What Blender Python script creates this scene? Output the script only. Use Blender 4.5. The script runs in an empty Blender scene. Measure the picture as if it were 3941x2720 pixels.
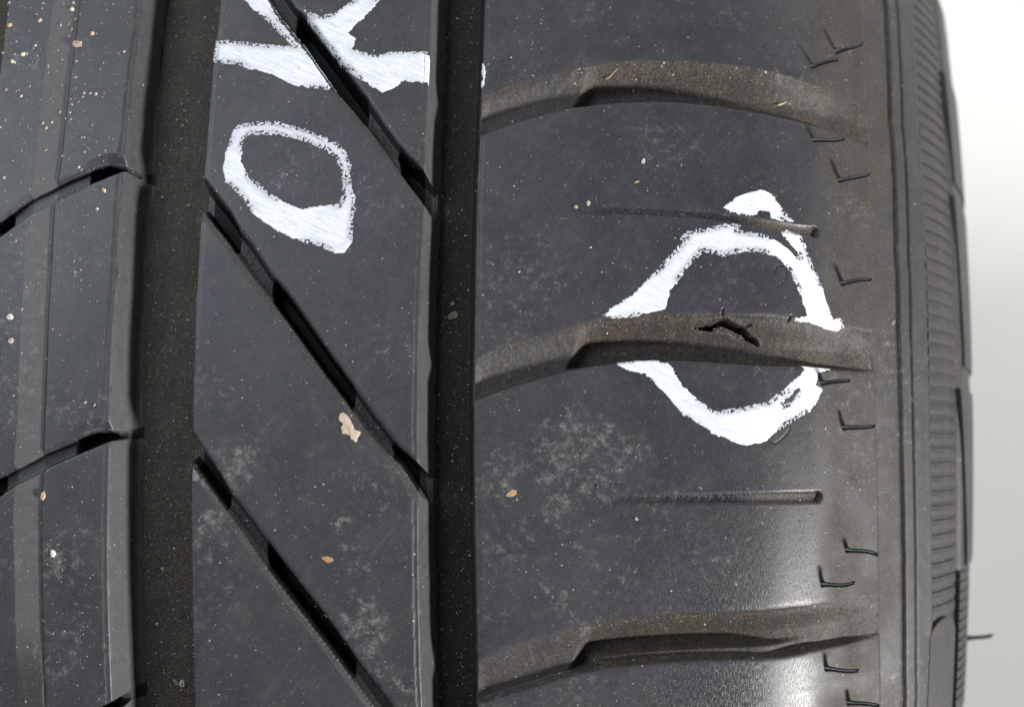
import bpy, math, random
import numpy as np
from mathutils import Matrix, Vector

# ------------------------------------------------------------------ camera, light, exposure
MM = 0.001
R, WC = 340.0, -40.0                       # tread radius and tyre mid-plane (mm)
PITCH = math.radians(65)                   # the camera looks down on the front of a standing tyre
N0 = np.array([0, -math.cos(PITCH), math.sin(PITCH)])   # towards the camera
UP = np.array([0, math.sin(PITCH), math.cos(PITCH)])    # up in the picture
RT = np.array([1.0, 0, 0])
CEN = np.array([0, 0, R])                  # tyre centre, tyre stands on z = 0
DIST, OFF, ROLL = 312.0, 39.286, math.radians(0.8)
sc = bpy.context.scene
cam_d = bpy.data.cameras.new('camera'); cam = bpy.data.objects.new('camera', cam_d)
sc.collection.objects.link(cam); sc.camera = cam
cr = RT*math.cos(ROLL) + UP*math.sin(ROLL); cu = -RT*math.sin(ROLL) + UP*math.cos(ROLL)
cp = (CEN + N0*(R+DIST) + UP*OFF)*MM
cam.matrix_world = Matrix(((cr[0],cu[0],N0[0],cp[0]),(cr[1],cu[1],N0[1],cp[1]),(cr[2],cu[2],N0[2],cp[2]),(0,0,0,1)))
cam_d.sensor_width = 36; cam_d.lens = 55.86; cam_d.clip_start = 0.01; cam_d.clip_end = 50
cam_d.dof.use_dof = True; cam_d.dof.focus_distance = 0.320; cam_d.dof.aperture_fstop = 8

world = bpy.data.worlds.new('World'); sc.world = world; world.use_nodes = True
bg = world.node_tree.nodes['Background']; bg.inputs[0].default_value = (0.86, 0.93, 1.0, 1); bg.inputs[1].default_value = 0.14
LDIR = RT*0.849 - UP*0.355 + N0*0.391      # towards the light: right of and below the picture
sun_d = bpy.data.lights.new('sun', 'SUN'); sun = bpy.data.objects.new('sun', sun_d); sc.collection.objects.link(sun)
sun_d.energy = 5.0; sun_d.angle = math.radians(7.0); sun_d.color = (1.0, 0.975, 0.94)
sun.rotation_euler = Vector(LDIR).to_track_quat('Z', 'Y').to_euler(); sun.location = LDIR*2
FDIR = -RT*0.56 + UP*0.48 + N0*0.675        # soft overhead lamp, up and left of the picture
fill_d = bpy.data.lights.new('overhead_lamp', 'AREA'); fill = bpy.data.objects.new('overhead_lamp', fill_d); sc.collection.objects.link(fill)
fill_d.shape = 'DISK'; fill_d.size = 0.9; fill_d.energy = 11.5; fill_d.color = (0.86, 0.93, 1.0)
fill.location = (CEN+N0*R)*MM + FDIR*1.5; fill.rotation_euler = Vector(FDIR).to_track_quat('Z', 'Y').to_euler()
vs = sc.view_settings
vs.view_transform = 'Standard'; vs.look = 'None'; vs.exposure = 0.35; vs.gamma = 1.0; vs.use_curve_mapping = False
sc.cycles.use_denoising = True
sc.cycles.max_bounces = 6

# ------------------------------------------------------------------ measured edges on the tyre, in mm (u across, v round the tread)
EV={
 'g0':[(-32.51,-107.09),(4.98,-107.36),(30.76,-107.67),(57.08,-107.89),(73.41,-107.3),(89.23,-106.88),(99.18,-106.55),(103.37,-106.52),(108.24,-106.57),(114.45,-106.58),(115.7,-106.57)],
 'face1':[(-31.54,-77.99),(-30.33,-78.03),(-18.64,-78.44),(-5.75,-78.82),(7.0,-79.0),(19.13,-78.98),(25.1,-79.17),(32.89,-79.29),(43.08,-79.31),(53.44,-79.04),(59.75,-79.13),(67.0,-79.1),(75.24,-78.95),(80.28,-78.98),(82.52,-78.77),(93.22,-78.62),(104.29,-78.19),(113.86,-78.0)],
 'shadow_edge1':[(-31.43,-73.95),(-28.6,-73.93),(-25.01,-74.27),(-12.11,-74.59),(0.71,-74.98),(10.27,-75.2),(18.88,-75.15),(25.71,-75.1),(32.93,-75.51),(43.11,-75.62),(53.46,-75.7),(59.76,-75.67),(63.67,-75.58),(70.42,-75.46),(74.91,-74.91),(79.05,-75.45),(84.31,-75.44),(95.07,-75.39),(106.19,-75.26),(113.83,-75.1)],  # edge of the cast shadow in the left groove, not a lip
 'g1r':[(-31.13,-61.62),(-21.47,-61.86),(-8.64,-62.23),(7.33,-62.61),(16.05,-62.74),(23.02,-62.71),(34.51,-62.86),(47.64,-62.95),(56.51,-62.88),(57.19,-62.81),(63.74,-62.82),(67.61,-62.65),(75.28,-62.6),(85.74,-62.38),(97.21,-62.32),(106.88,-61.81),(113.78,-61.77)],
 'st1':[(-32.14,-96.89),(-25.66,-96.91),(-17.48,-97.18),(-6.17,-97.42),(6.66,-97.92),(11.48,-97.61),(18.19,-97.91),(25.44,-97.53),(35.62,-97.7),(47.42,-97.69),(59.41,-97.86),(60.27,-97.87),(65.67,-97.72),(72.22,-97.25),(77.37,-96.97),(84.45,-96.93),(93.06,-96.85),(105.33,-96.87),(114.18,-96.61)],
 'st2':[(-31.95,-91.43),(-20.6,-91.8),(-9.28,-92.12),(5.17,-92.46),(14.18,-92.35),(20.01,-92.31),(28.38,-92.35),(35.66,-92.34),(45.97,-92.44),(53.39,-92.39),(60.59,-92.58),(69.08,-92.64),(74.23,-92.22),(79.11,-91.91),(87.92,-91.79),(97.02,-91.63),(106.38,-91.34),(114.06,-91.4)],
 'face2':[(-30.5,-16.76),(-24.1,-17.13),(-11.23,-17.57),(-1.65,-17.85),(8.86,-18.0),(14.04,-18.03),(22.52,-18.33),(33.7,-18.44),(43.38,-18.49),(54.81,-18.43),(64.37,-18.19),(68.9,-18.1),(73.95,-18.17),(79.74,-18.22),(88.5,-17.98),(102.37,-17.89),(114.49,-17.87)],
 'shadow_edge2':[(-30.49,-14.82),(-27.36,-14.85),(-23.46,-14.58),(-19.22,-14.32),(-15.37,-15.13),(-6.41,-15.6),(4.78,-15.91),(9.39,-16.28),(15.84,-16.18),(22.55,-16.34),(30.5,-16.33),(35.99,-16.08),(39.24,-15.84),(44.09,-16.45),(53.22,-16.64),(63.17,-16.66),(67.42,-16.55),(74.92,-16.47),(78.01,-16.39),(85.03,-16.41),(92.51,-15.6),(95.79,-16.01),(103.14,-16.04),(114.56,-15.87)],  # edge of the cast shadow in the right groove, not a lip
 'g2r':[(-30.46,-5.82),(-11.15,-6.37),(4.87,-6.94),(20.79,-7.33),(30.64,-7.49),(40.32,-7.49),(53.4,-7.56),(60.71,-7.54),(74.82,-7.48),(83.88,-7.23),(92.41,-7.12),(99.7,-6.89),(114.89,-6.69)],
 'shed':[(-35.09,81.06),(-24.22,80.34),(-9.78,79.63),(4.43,79.11),(18.5,78.56),(25.87,78.28),(36.49,78.15),(47.19,77.91),(61.76,78.11),(63.2,77.94),(74.23,78.17),(89.66,78.45),(98.28,78.08),(114.1,78.74),(127.29,79.29)],
}
EU={
 'a_up':[(-103.39,65.04),(-101.49,66.77),(-97.74,70.19),(-94.18,71.82),(-90.7,73.84),(-85.79,75.91),(-82.21,77.12),(-78.59,76.89),(-75.01,78.11),(-72.46,78.78)],
 'a_lo':[(-104.18,61.26),(-103.16,62.01),(-97.45,66.37),(-92.32,69.07),(-85.57,72.83),(-78.52,75.9),(-76.48,75.46),(-74.07,75.02),(-72.22,75.02)],
 'b_up':[(-101.75,13.0),(-100.71,13.53),(-98.14,15.37),(-94.26,17.17),(-92.27,18.48),(-85.63,21.23),(-82.15,22.76),(-78.07,23.12),(-73.72,24.56),(-71.93,24.99)],
 'b_lo':[(-101.65,9.31),(-100.62,9.84),(-97.73,11.84),(-92.88,14.32),(-90.72,15.69),(-84.36,18.69),(-79.19,20.91),(-73.63,21.7),(-71.83,21.73)],
 'c_up':[(-84.78,-34.11),(-79.49,-31.37),(-77.51,-30.32),(-73.93,-28.71),(-71.24,-27.7)],
 'c_lo':[(-84.82,-37.29),(-79.52,-34.22),(-75.92,-32.27),(-71.26,-31.62)],
 'd1_up':[(-51.11,119.96),(-48.66,116.34),(-46.22,112.71),(-43.13,109.33),(-38.64,103.38),(-35.05,98.26),(-30.16,91.47),(-26.33,85.87),(-22.21,80.31),(-17.8,75.93),(-16.31,74.54)],
 'd1_lo':[(-53.65,117.24),(-51.37,113.83),(-49.08,109.99),(-45.83,105.85),(-43.32,102.9),(-40.43,98.52),(-36.86,93.47),(-31.98,87.84),(-27.84,82.3),(-24.06,77.17),(-21.02,73.12),(-17.94,69.06),(-16.44,67.21)],
 'd2_up':[(-63.27,75.06),(-62.42,73.91),(-59.79,70.82),(-56.66,66.79),(-54.9,63.81),(-52.49,60.95),(-47.65,54.03),(-44.97,51.13),(-40.22,44.64),(-35.53,38.26),(-30.93,32.22),(-27.61,27.78),(-22.39,21.19),(-16.23,15.84),(-15.51,15.19)],
 'd2_lo':[(-63.17,68.41),(-62.61,67.77),(-59.81,64.08),(-58.43,62.54),(-56.34,59.9),(-52.86,54.97),(-49.5,51.07),(-45.4,45.87),(-41.06,40.14),(-36.76,34.39),(-32.75,29.34),(-28.81,23.94),(-24.6,19.58),(-21.65,17.08),(-19.04,13.31),(-16.28,9.39),(-15.4,8.23)],
 'd3_up':[(-63.24,23.67),(-62.71,23.02),(-60.04,19.09),(-58.09,16.58),(-55.07,11.85),(-50.53,6.19),(-46.26,0.53),(-41.08,-6.05),(-35.93,-12.36),(-30.1,-20.34),(-25.57,-26.14),(-22.33,-30.54),(-19.23,-34.72),(-14.84,-39.45)],
 'd3_lo':[(-62.97,17.07),(-62.54,16.51),(-60.28,13.7),(-56.96,9.29),(-52.68,3.63),(-48.15,-2.65),(-44.22,-7.68),(-39.38,-13.73),(-35.88,-18.15),(-31.97,-23.26),(-28.11,-28.45),(-26.51,-30.58),(-23.06,-35.27),(-14.79,-45.87)],
 'l1_up':[(-7.39,92.58),(-6.76,92.89),(-1.8,95.14),(4.84,97.61),(11.52,99.72),(18.31,101.17),(25.07,102.24),(31.87,102.56),(38.59,102.66),(45.47,102.45),(52.66,102.17),(59.58,101.58),(67.92,100.79),(78.08,98.28)],
 'l1_lo':[(-7.59,83.65),(-7.23,83.88),(-1.68,86.54),(4.91,88.87),(11.55,90.91),(18.28,92.13),(28.39,93.19),(35.14,93.14),(41.92,92.82),(48.87,92.09),(56.03,91.62),(61.99,91.43),(68.25,91.22),(78.01,89.93)],
 'l2_up':[(-7.71,37.94),(-7.46,38.1),(-4.25,39.76),(2.15,42.16),(8.63,44.23),(15.1,45.94),(18.36,46.97),(24.88,47.66),(34.73,48.14),(48.09,48.43),(53.07,48.37),(57.29,48.02),(62.79,47.58),(70.17,47.38),(77.68,46.99)],
 'l2_lo':[(-7.58,29.67),(-7.17,29.88),(-0.9,32.4),(5.49,34.42),(11.92,36.35),(18.43,37.62),(24.91,38.38),(34.73,38.76),(44.49,38.27),(51.34,38.07),(59.47,38.31),(66.69,38.08),(77.52,38.2)],
 'l3_up':[(-6.33,-21.66),(-5.93,-21.45),(-0.19,-18.53),(6.18,-16.24),(12.57,-14.62),(19.03,-13.27),(25.47,-12.34),(35.22,-11.68),(48.28,-11.22),(55.3,-10.91),(63.03,-10.59),(71.22,-9.99),(79.2,-10.09)],
 'l3_lo':[(-6.02,-30.46),(-5.67,-30.25),(-0.06,-28.3),(6.33,-26.32),(14.36,-23.72),(19.19,-22.74),(28.91,-21.79),(38.7,-21.24),(48.5,-21.1),(55.55,-21.12),(63.3,-20.45),(71.5,-19.9),(80.14,-18.96)],
 's1':[(18.28,69.0),(28.2,69.08),(38.03,68.81),(44.73,68.24),(51.69,67.5),(57.64,67.14),(63.22,67.29)],
 's2':[(21.89,10.88),(34.9,11.05),(41.32,11.26),(51.41,11.46),(63.44,11.53)],
}
PG={
 'o_out':[(-56.01,85.76),(-52.73,86.22),(-48.44,86.36),(-44.43,85.35),(-39.4,83.49),(-36.05,82.14),(-33.99,79.74),(-32.75,77.34),(-33.0,75.27),(-32.51,72.54),(-31.66,69.49),(-32.01,65.44),(-32.21,61.42),(-33.59,59.23),(-35.52,58.77),(-38.48,59.99),(-42.74,61.26),(-46.71,62.88),(-50.06,65.18),(-52.77,67.51),(-55.21,70.54),(-58.13,73.24),(-58.77,75.98),(-58.35,79.1),(-57.84,81.89),(-57.09,84.35)],
 'o_in':[(-53.57,83.39),(-50.27,83.49),(-47.63,83.31),(-42.62,82.04),(-38.28,80.36),(-36.24,78.66),(-35.17,76.26),(-34.57,73.53),(-34.47,70.8),(-35.23,69.09),(-38.79,68.53),(-42.35,67.97),(-45.66,68.94),(-48.68,70.94),(-51.39,72.96),(-53.81,75.33),(-55.24,77.73),(-55.02,80.86),(-54.52,82.61)],
 'k_left':[(-62.68,104.45),(-58.83,104.27),(-52.06,103.57),(-45.65,102.89),(-48.48,105.47),(-51.71,108.84),(-54.58,111.49),(-57.14,114.18),(-58.3,116.13),(-52.86,116.15),(-51.69,113.83),(-50.57,112.29),(-49.06,109.63),(-45.81,105.88),(-43.31,102.92),(-40.41,98.52),(-36.68,93.31),(-41.51,93.6),(-44.85,94.09),(-49.65,96.58),(-54.38,97.64),(-57.12,98.72),(-61.67,99.07),(-62.43,100.91)],
 'k_right':[(-44.13,111.98),(-42.37,110.66),(-40.0,110.31),(-37.34,111.12),(-34.1,114.07),(-32.18,116.45),(-26.42,116.59),(-28.53,114.2),(-30.59,111.07),(-33.81,107.57),(-34.93,106.42),(-33.02,104.95),(-33.29,103.45),(-33.94,102.88),(-28.52,101.14),(-26.54,101.93),(-18.2,102.59),(-17.73,100.12),(-18.0,95.53),(-23.32,95.4),(-25.25,93.72),(-27.22,92.95),(-29.94,94.7),(-32.32,96.11),(-35.09,98.61),(-36.83,100.42),(-38.45,102.8),(-40.72,104.82),(-42.96,108.94)],
 'g_edge':[(-6.84,100.09),(-6.3,99.74),(-6.12,97.17),(-6.42,94.97),(-6.94,94.41),(-6.87,97.88)],
 'cap':[(42.58,70.56),(44.82,72.6),(47.58,74.0),(50.39,74.93),(52.9,74.3),(54.33,72.34),(56.17,70.45),(58.37,68.72),(55.36,68.52),(52.6,69.0),(52.26,70.36),(49.95,70.33),(49.58,69.6),(48.19,69.33),(45.79,69.35),(43.76,69.76)],
 'arc_up':[(18.02,47.42),(21.6,50.15),(24.87,52.56),(27.16,55.3),(29.8,58.07),(32.13,60.85),(34.8,64.0),(32.78,62.87),(35.45,65.47),(39.82,66.35),(42.34,67.07),(44.88,67.31),(46.07,66.93),(45.52,66.02),(48.24,65.68),(51.3,65.25),(53.89,64.38),(56.86,62.47),(58.19,61.23),(59.19,61.61),(57.2,63.9),(55.22,65.62),(54.95,66.82),(56.95,66.77),(59.18,66.6),(60.7,64.31),(61.83,61.08),(62.57,59.76),(64.55,55.4),(66.1,51.37),(67.25,49.02),(69.32,49.1),(70.17,47.55),(68.47,46.34),(65.17,46.79),(62.34,47.55),(58.02,47.97),(58.03,48.24),(60.78,49.06),(59.64,52.48),(58.14,55.47),(56.3,58.71),(54.47,60.62),(50.85,61.52),(46.38,61.41),(42.64,60.36),(38.12,61.06),(35.77,58.27),(33.75,55.52),(31.43,52.4),(30.48,49.08),(24.88,47.61),(20.97,46.98)],
 'arc_lo':[(21.18,37.57),(24.91,38.28),(28.2,38.51),(30.81,38.1),(31.96,37.23),(33.12,34.96),(34.75,33.07),(37.37,30.83),(39.68,29.25),(41.32,28.61),(46.2,29.7),(51.33,30.83),(54.89,33.22),(57.91,35.71),(60.27,37.6),(59.29,39.01),(60.29,39.93),(62.68,38.88),(66.3,38.22),(63.43,37.02),(62.65,34.59),(64.44,34.02),(63.59,31.92),(61.04,29.12),(57.16,26.97),(53.09,24.6),(51.34,22.88),(46.87,21.82),(43.18,23.12),(39.91,24.37),(38.07,25.64),(34.09,27.8),(31.15,31.33),(28.22,34.23),(26.54,35.81),(23.31,36.42)],
 'streak':[(54.9,30.26),(57.16,31.34),(59.08,33.76),(58.31,33.73),(56.02,31.63)],
 'tear':[(36.86,45.71),(38.36,46.09),(40.28,46.29),(41.38,46.94),(42.41,47.52),(44.0,47.09),(45.81,46.33),(47.21,45.9),(48.47,44.91),(50.46,43.96),(51.76,42.64),(50.6,43.21),(49.17,43.77),(48.18,43.73),(46.36,44.08),(44.69,44.64),(42.75,44.99),(40.82,45.13),(39.73,45.51)],
}
CK={
 'c1':[(42.41,47.52),(42.21,48.41),(42.42,49.39)],
 'c2':[(56.52,47.75),(57.0,48.63)],
 'c3':[(47.21,46.04),(48.48,46.58)],
 'c4':[(32.63,46.35),(35.36,46.49),(38.36,46.78)],
 'c5':[(32.63,45.53),(34.67,45.72),(36.86,45.64)],
 'curl1':[(53.29,57.08),(53.68,58.49),(55.17,59.14),(55.99,58.35),(55.89,56.97),(54.74,55.15),(53.44,54.43)],
 'curl2':[(51.67,23.17),(53.09,22.33),(54.9,23.62),(56.39,25.31),(56.58,26.31)],
 'curl3':[(51.9,78.1),(53.72,77.77),(55.25,78.87),(55.74,79.84)],
 'curl4':[(52.25,-1.37),(54.03,-1.08),(56.24,-0.82),(56.83,-1.84),(55.91,-3.3),(54.63,-3.75)],
 'curl5':[(62.85,52.8),(63.66,52.88),(64.25,51.89),(63.43,51.12),(62.83,51.76),(63.05,52.64)],
 'curl6':[(16.39,12.13),(16.86,13.26),(16.63,13.74)],
}
PT={
 'tiesD1':[(-53.84,120.07),(-45.4,110.51),(-30.24,89.3),(-23.15,79.9)],
 'tiesD2':[(-55.15,62.47),(-47.59,52.41),(-31.2,30.64),(-23.0,21.59)],
 'tiesD3':[(-55.4,10.58),(-47.32,-0.05),(-30.09,-21.94),(-20.0,-34.72)],
 'tieA':[(-101.41,65.69),(-85.68,74.37)],
 'tieB':[(-100.24,11.79),(-85.6,20.21)],
 'step':[(13.62,95.58),(12.55,40.72),(13.89,-20.02)],
 'mud':[(-33.99,26.58),(-32.88,27.08),(-32.07,26.45),(-31.24,25.19),(-30.73,23.92),(-29.45,23.46),(-30.06,22.49),(-30.36,21.38),(-31.33,22.0),(-31.67,22.79),(-33.11,23.09),(-33.45,24.2),(-33.0,25.16),(-33.81,25.63)],
 'leaf':[(-36.93,-1.06),(-35.88,-0.83),(-34.6,-1.19),(-34.43,-1.76),(-35.38,-2.19),(-36.09,-1.85)],
 'star':[(-0.79,11.62),(0.32,12.53),(1.28,12.44),(1.13,11.58),(0.34,11.15),(-0.62,11.21)],
 'rest':[(-65.88,-28.87),(-67.17,-28.75),(-12.05,50.53),(-11.85,48.08),(-91.93,9.99),(-89.75,-1.17),(57.77,96.44),(19.27,98.96),(12.49,69.51),(14.96,70.36),(25.03,7.05),(-90.67,103.53),(-101.85,101.46),(-92.72,111.92),(-87.75,106.02),(-105.47,108.33),(-103.98,99.84),(-99.11,109.28),(-101.33,66.77),(-82.5,71.35),(-99.95,45.41),(-99.48,40.7),(26.13,79.7),(24.89,75.3),(-80.02,8.82),(-82.6,2.91),(84.08,49.92)],
}
SPEW=[(70.66,110.8,2.87,0.25,5.68),(64.1,105.45,2.79,-0.26,5.19),(63.68,87.99,3.81,-0.97,5.4),(69.93,79.94,3.3,0.18,5.73),(69.77,56.87,3.08,0.09,5.52),(64.45,35.11,2.9,0.35,5.22),(69.74,25.97,3.4,0.34,5.66),(70.8,0.18,3.29,-0.5,5.6),(64.74,-6.75,3.64,1.11,5.5),(66.2,-24.55,3.67,0.68,5.55),(72.19,-32.73,3.28,0.52,5.61)]

# ------------------------------------------------------------------ materials
def mat(name):
    m = bpy.data.materials.new(name); m.use_nodes = True
    return m, m.node_tree, m.node_tree.nodes['Principled BSDF']
class NT:
    def __init__(s, t): s.t = t
    def n(s, typ, **kw):
        o = s.t.nodes.new(typ)
        for k, v in kw.items():
            if k == 'i':
                for a, b in v.items():
                    if isinstance(b, bpy.types.NodeSocket): s.t.links.new(b, o.inputs[a])
                    else: o.inputs[a].default_value = b
            else: setattr(o, k, v)
        return o
    def attr(s, name, out='Fac'): return s.n('ShaderNodeAttribute', attribute_name=name).outputs[out]
    def math(s, op, a, b=0.0, c=0.0, clamp=False):
        o = s.n('ShaderNodeMath', operation=op, i={0: a, 1: b, 2: c}); o.use_clamp = clamp; return o.outputs[0]
    def ramp(s, v, a, b): return s.n('ShaderNodeMapRange', interpolation_type='SMOOTHSTEP', i={0: v, 1: a, 2: b}).outputs[0]
    def mix(s, f, a, b):
        o = s.n('ShaderNodeMix', data_type='RGBA')
        for k, v in ((0, f), (6, a), (7, b)):
            if isinstance(v, bpy.types.NodeSocket): s.t.links.new(v, o.inputs[k])
            else: o.inputs[k].default_value = v
        return o.outputs[2]
    def noise(s, vec, scale, detail=4.0, rough=0.55, mul=None):
        if mul is not None: vec = s.n('ShaderNodeVectorMath', operation='MULTIPLY', i={0: vec, 1: mul}).outputs[0]
        return s.n('ShaderNodeTexNoise', i={'Vector': vec, 'Scale': scale, 'Detail': detail, 'Roughness': rough}).outputs['Fac']

def rubber_material():
    m, t, bsdf = mat('dusty_rubber'); g = NT(t)
    P = g.attr('mm', 'Vector')
    dirt, haze, wrk, recess_shade = g.attr('dirt'), g.attr('haze'), g.attr('wrinkle'), g.attr('recess_shade')
    n_big = g.noise(P, 0.09, 5, 0.6); n_mid = g.noise(P, 0.55, 6, 0.65); n_fine = g.noise(P, 2.6, 4, 0.6); n_grain = g.noise(P, 7.0, 2, 0.5)
    base = g.mix(g.ramp(n_big, 0.3, 0.7), (0.021, 0.023, 0.029, 1), (0.034, 0.036, 0.043, 1))
    base = g.mix(g.math('MULTIPLY', g.ramp(n_mid, 0.45, 0.75), 0.32), base, (0.056, 0.055, 0.056, 1))
    base = g.mix(g.math('MULTIPLY', g.ramp(n_fine, 0.42, 0.70), 0.30), base, (0.066, 0.065, 0.065, 1))
    base = g.mix(g.math('MULTIPLY', g.ramp(g.noise(P, 0.22, 7, 0.7), 0.50, 0.72), 0.50), base, (0.064, 0.058, 0.049, 1))
    base = g.mix(recess_shade, base, (0.0060, 0.0058, 0.0058, 1))  # bare black rubber in recesses, with their shade painted into the colour
    dcol = g.mix(g.ramp(n_fine, 0.36, 0.76), (0.015, 0.0115, 0.0078, 1), (0.138, 0.101, 0.064, 1))
    dcol = g.mix(g.ramp(g.noise(P, 0.16, 6, 0.7, (1.6, 0.7, 1)), 0.34, 0.64), g.mix(0.55, dcol, (0.008, 0.007, 0.006, 1)), dcol)
    base = g.mix(g.math('MULTIPLY', dirt, g.ramp(n_mid, 0.15, 0.6), clamp=True), base, dcol)
    base = g.mix(g.math('MULTIPLY', recess_shade, 0.75), base, (0.0060, 0.0056, 0.0052, 1))
    n_cl = g.noise(P, 0.5, 9, 0.76)
    hz = g.ramp(g.math('ADD', n_cl, g.math('MULTIPLY', haze, 0.32)), 0.595, 0.92)
    hz = g.math('MULTIPLY', hz, g.math('ADD', g.ramp(n_fine, 0.30, 0.70), 0.35), clamp=True)
    base = g.mix(g.math('MULTIPLY', g.attr('pale'), g.math('ADD', g.math('MULTIPLY', n_mid, 0.7), 0.45), clamp=True), base, (0.088, 0.087, 0.088, 1))
    base = g.mix(hz, base, (0.225, 0.218, 0.205, 1))
    # fine scattered dust specks and dark pin pits
    for sc_, thr, rnd, col, fac in ((0.55, 0.10, 0.66, (0.45, 0.43, 0.39, 1), 0.85), (1.5, 0.17, 0.80, (0.26, 0.25, 0.24, 1), 0.75), (0.33, 0.06, 0.72, (0.30, 0.23, 0.15, 1), 0.8), (0.5, 0.08, 0.82, (0.006, 0.006, 0.007, 1), 0.9)):
        vo = g.n('ShaderNodeTexVoronoi', i={'Vector': P, 'Scale': sc_})
        pick = g.math('GREATER_THAN', g.n('ShaderNodeSeparateColor', i={0: vo.outputs['Color']}).outputs[0], rnd)
        dot = g.math('MULTIPLY', g.math('LESS_THAN', vo.outputs['Distance'], thr), pick)
        base = g.mix(g.math('MULTIPLY', dot, g.math('MULTIPLY', g.ramp(g.noise(P, 0.13, 3, 0.6), 0.38, 0.66), fac)), base, col)
    # faint slanted scuffs
    rot = g.n('ShaderNodeMapping', i={0: P, 2: (0, 0, math.radians(-52))}).outputs[0]
    scf = g.ramp(g.noise(rot, 1.0, 3, 0.5, (0.05, 1.5, 1)), 0.52, 0.76)
    base = g.mix(g.math('MULTIPLY', scf, g.math('MULTIPLY', g.math('MULTIPLY', g.ramp(n_big, 0.40, 0.64), g.math('SUBTRACT', 0.36, g.math('ADD', dirt, recess_shade), clamp=True)), 1.1)), base, (0.085, 0.084, 0.083, 1))
    t.links.new(base, bsdf.inputs['Base Color'])
    rg = g.math('ADD', g.math('MULTIPLY', dirt, 0.30), g.math('ADD', g.math('MULTIPLY', n_mid, 0.16), 0.38))
    t.links.new(g.math('SUBTRACT', rg, g.math('MULTIPLY', wrk, 0.105), clamp=True), bsdf.inputs['Roughness'])
    t.links.new(g.math('SUBTRACT', 0.5, g.math('MULTIPLY', recess_shade, 0.42)), bsdf.inputs['Specular IOR Level'])
    # relief: grain everywhere, short wrinkles along the tread where the rubber has flexed, pebbled skin in the dirt
    wv = g.noise(P, 1.0, 3, 0.6, (5.5, 0.8, 1)); crk = g.ramp(wv, 0.34, 0.50)
    h = g.math('ADD', g.math('MULTIPLY', n_fine, 0.30), g.math('MULTIPLY', n_grain, 0.16))
    h = g.math('ADD', h, g.math('MULTIPLY', g.math('MULTIPLY', crk, wrk), 0.26))
    h = g.math('ADD', h, g.math('MULTIPLY', g.math('MULTIPLY', n_fine, dirt), 0.85))
    b = g.n('ShaderNodeBump', i={'Strength': g.math('SUBTRACT', 0.55, g.math('MULTIPLY', wrk, 0.14)), 'Distance': 0.00013, 'Height': h}); t.links.new(b.outputs[0], bsdf.inputs['Normal'])
    return m
RUB = rubber_material()

def simple(name, col, rough=0.6, var=0.25, scale=900.0, bump=0.0, spec=0.5):
    m, t, bsdf = mat(name); g = NT(t)
    o = g.n('ShaderNodeTexCoord').outputs['Object']
    n = g.noise(o, scale, 4, 0.6)
    c = g.mix(n, tuple(x*(1-var) for x in col)+(1,), tuple(min(1, x*(1+var)) for x in col)+(1,))
    t.links.new(c, bsdf.inputs['Base Color']); bsdf.inputs['Roughness'].default_value = rough
    bsdf.inputs['Specular IOR Level'].default_value = spec
    if bump:
        b = g.n('ShaderNodeBump', i={'Strength': 0.6, 'Distance': bump, 'Height': n}); t.links.new(b.outputs[0], bsdf.inputs['Normal'])
    return m
def paint_material():
    m, t, bsdf = mat('white_paint'); g = NT(t); P = g.attr('mm', 'Vector')
    thin = g.attr('thin')
    n = g.noise(P, 1.5, 5, 0.65); wp = g.n('ShaderNodeMapping', i={0: P, 2: (0, 0, math.radians(24))}).outputs[0]; st = g.noise(wp, 1.0, 5, 0.65, (0.22, 1.7, 1))
    c = g.mix(g.ramp(g.math('ADD', g.math('MULTIPLY', n, .25), g.math('MULTIPLY', st, .75)), 0.34, 0.60), (0.55, 0.585, 0.67, 1), (0.745, 0.76, 0.79, 1))
    c = g.mix(g.math('MULTIPLY', thin, g.ramp(g.math('ADD', g.math('MULTIPLY', g.noise(P, 3.2, 4, 0.7), .5), g.math('MULTIPLY', st, .5)), 0.42, 0.58)), c, (0.24, 0.25, 0.29, 1))
    t.links.new(c, bsdf.inputs['Base Color']); bsdf.inputs['Roughness'].default_value = 0.55
    h = g.math('ADD', g.noise(P, 3.0, 4, 0.6), g.math('MULTIPLY', st, 0.7))
    b = g.n('ShaderNodeBump', i={'Strength': 0.3, 'Distance': 0.00006, 'Height': h}); t.links.new(b.outputs[0], bsdf.inputs['Normal'])
    return m
PAINT = paint_material()
SPEWM = simple('black_rubber', (0.018, 0.018, 0.018), 0.26, 0.2)
BACK = simple('white_backdrop', (0.725, 0.722, 0.708), 0.85, 0.012, 3.0)

# ------------------------------------------------------------------ helpers
RNG = np.random.default_rng(7)
_T = RNG.random((8, 256, 256))
def vn(x, y, f, seed=0):                    # value noise, 0..1
    x = np.asarray(x)*f + 37.3*seed; y = np.asarray(y)*f + 11.7*seed
    xi = np.floor(x).astype(int); yi = np.floor(y).astype(int); fx = x-xi; fy = y-yi
    fx = fx*fx*(3-2*fx); fy = fy*fy*(3-2*fy); T = _T[seed % 8]
    a = T[xi & 255, yi & 255]; b = T[(xi+1) & 255, yi & 255]; c = T[xi & 255, (yi+1) & 255]; d = T[(xi+1) & 255, (yi+1) & 255]
    return (a*(1-fx)+b*fx)*(1-fy) + (c*(1-fx)+d*fx)*fy
def ss(x, a=0.0, b=1.0):
    t = np.clip((x-a)/(b-a), 0, 1); return t*t*(3-2*t)
KW = np.array([0,80,88,96,102,114,126,136,148,160,172,186,200,222,250,275])
KP = np.array([0,.09,.17,.37,.43,.51,.62,.76,.96,1.16,1.36,1.53,1.62,1.90,2.25,1.9])
_w = np.linspace(0, 275, 5501); _p = np.interp(_w, KW, KP)
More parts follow.
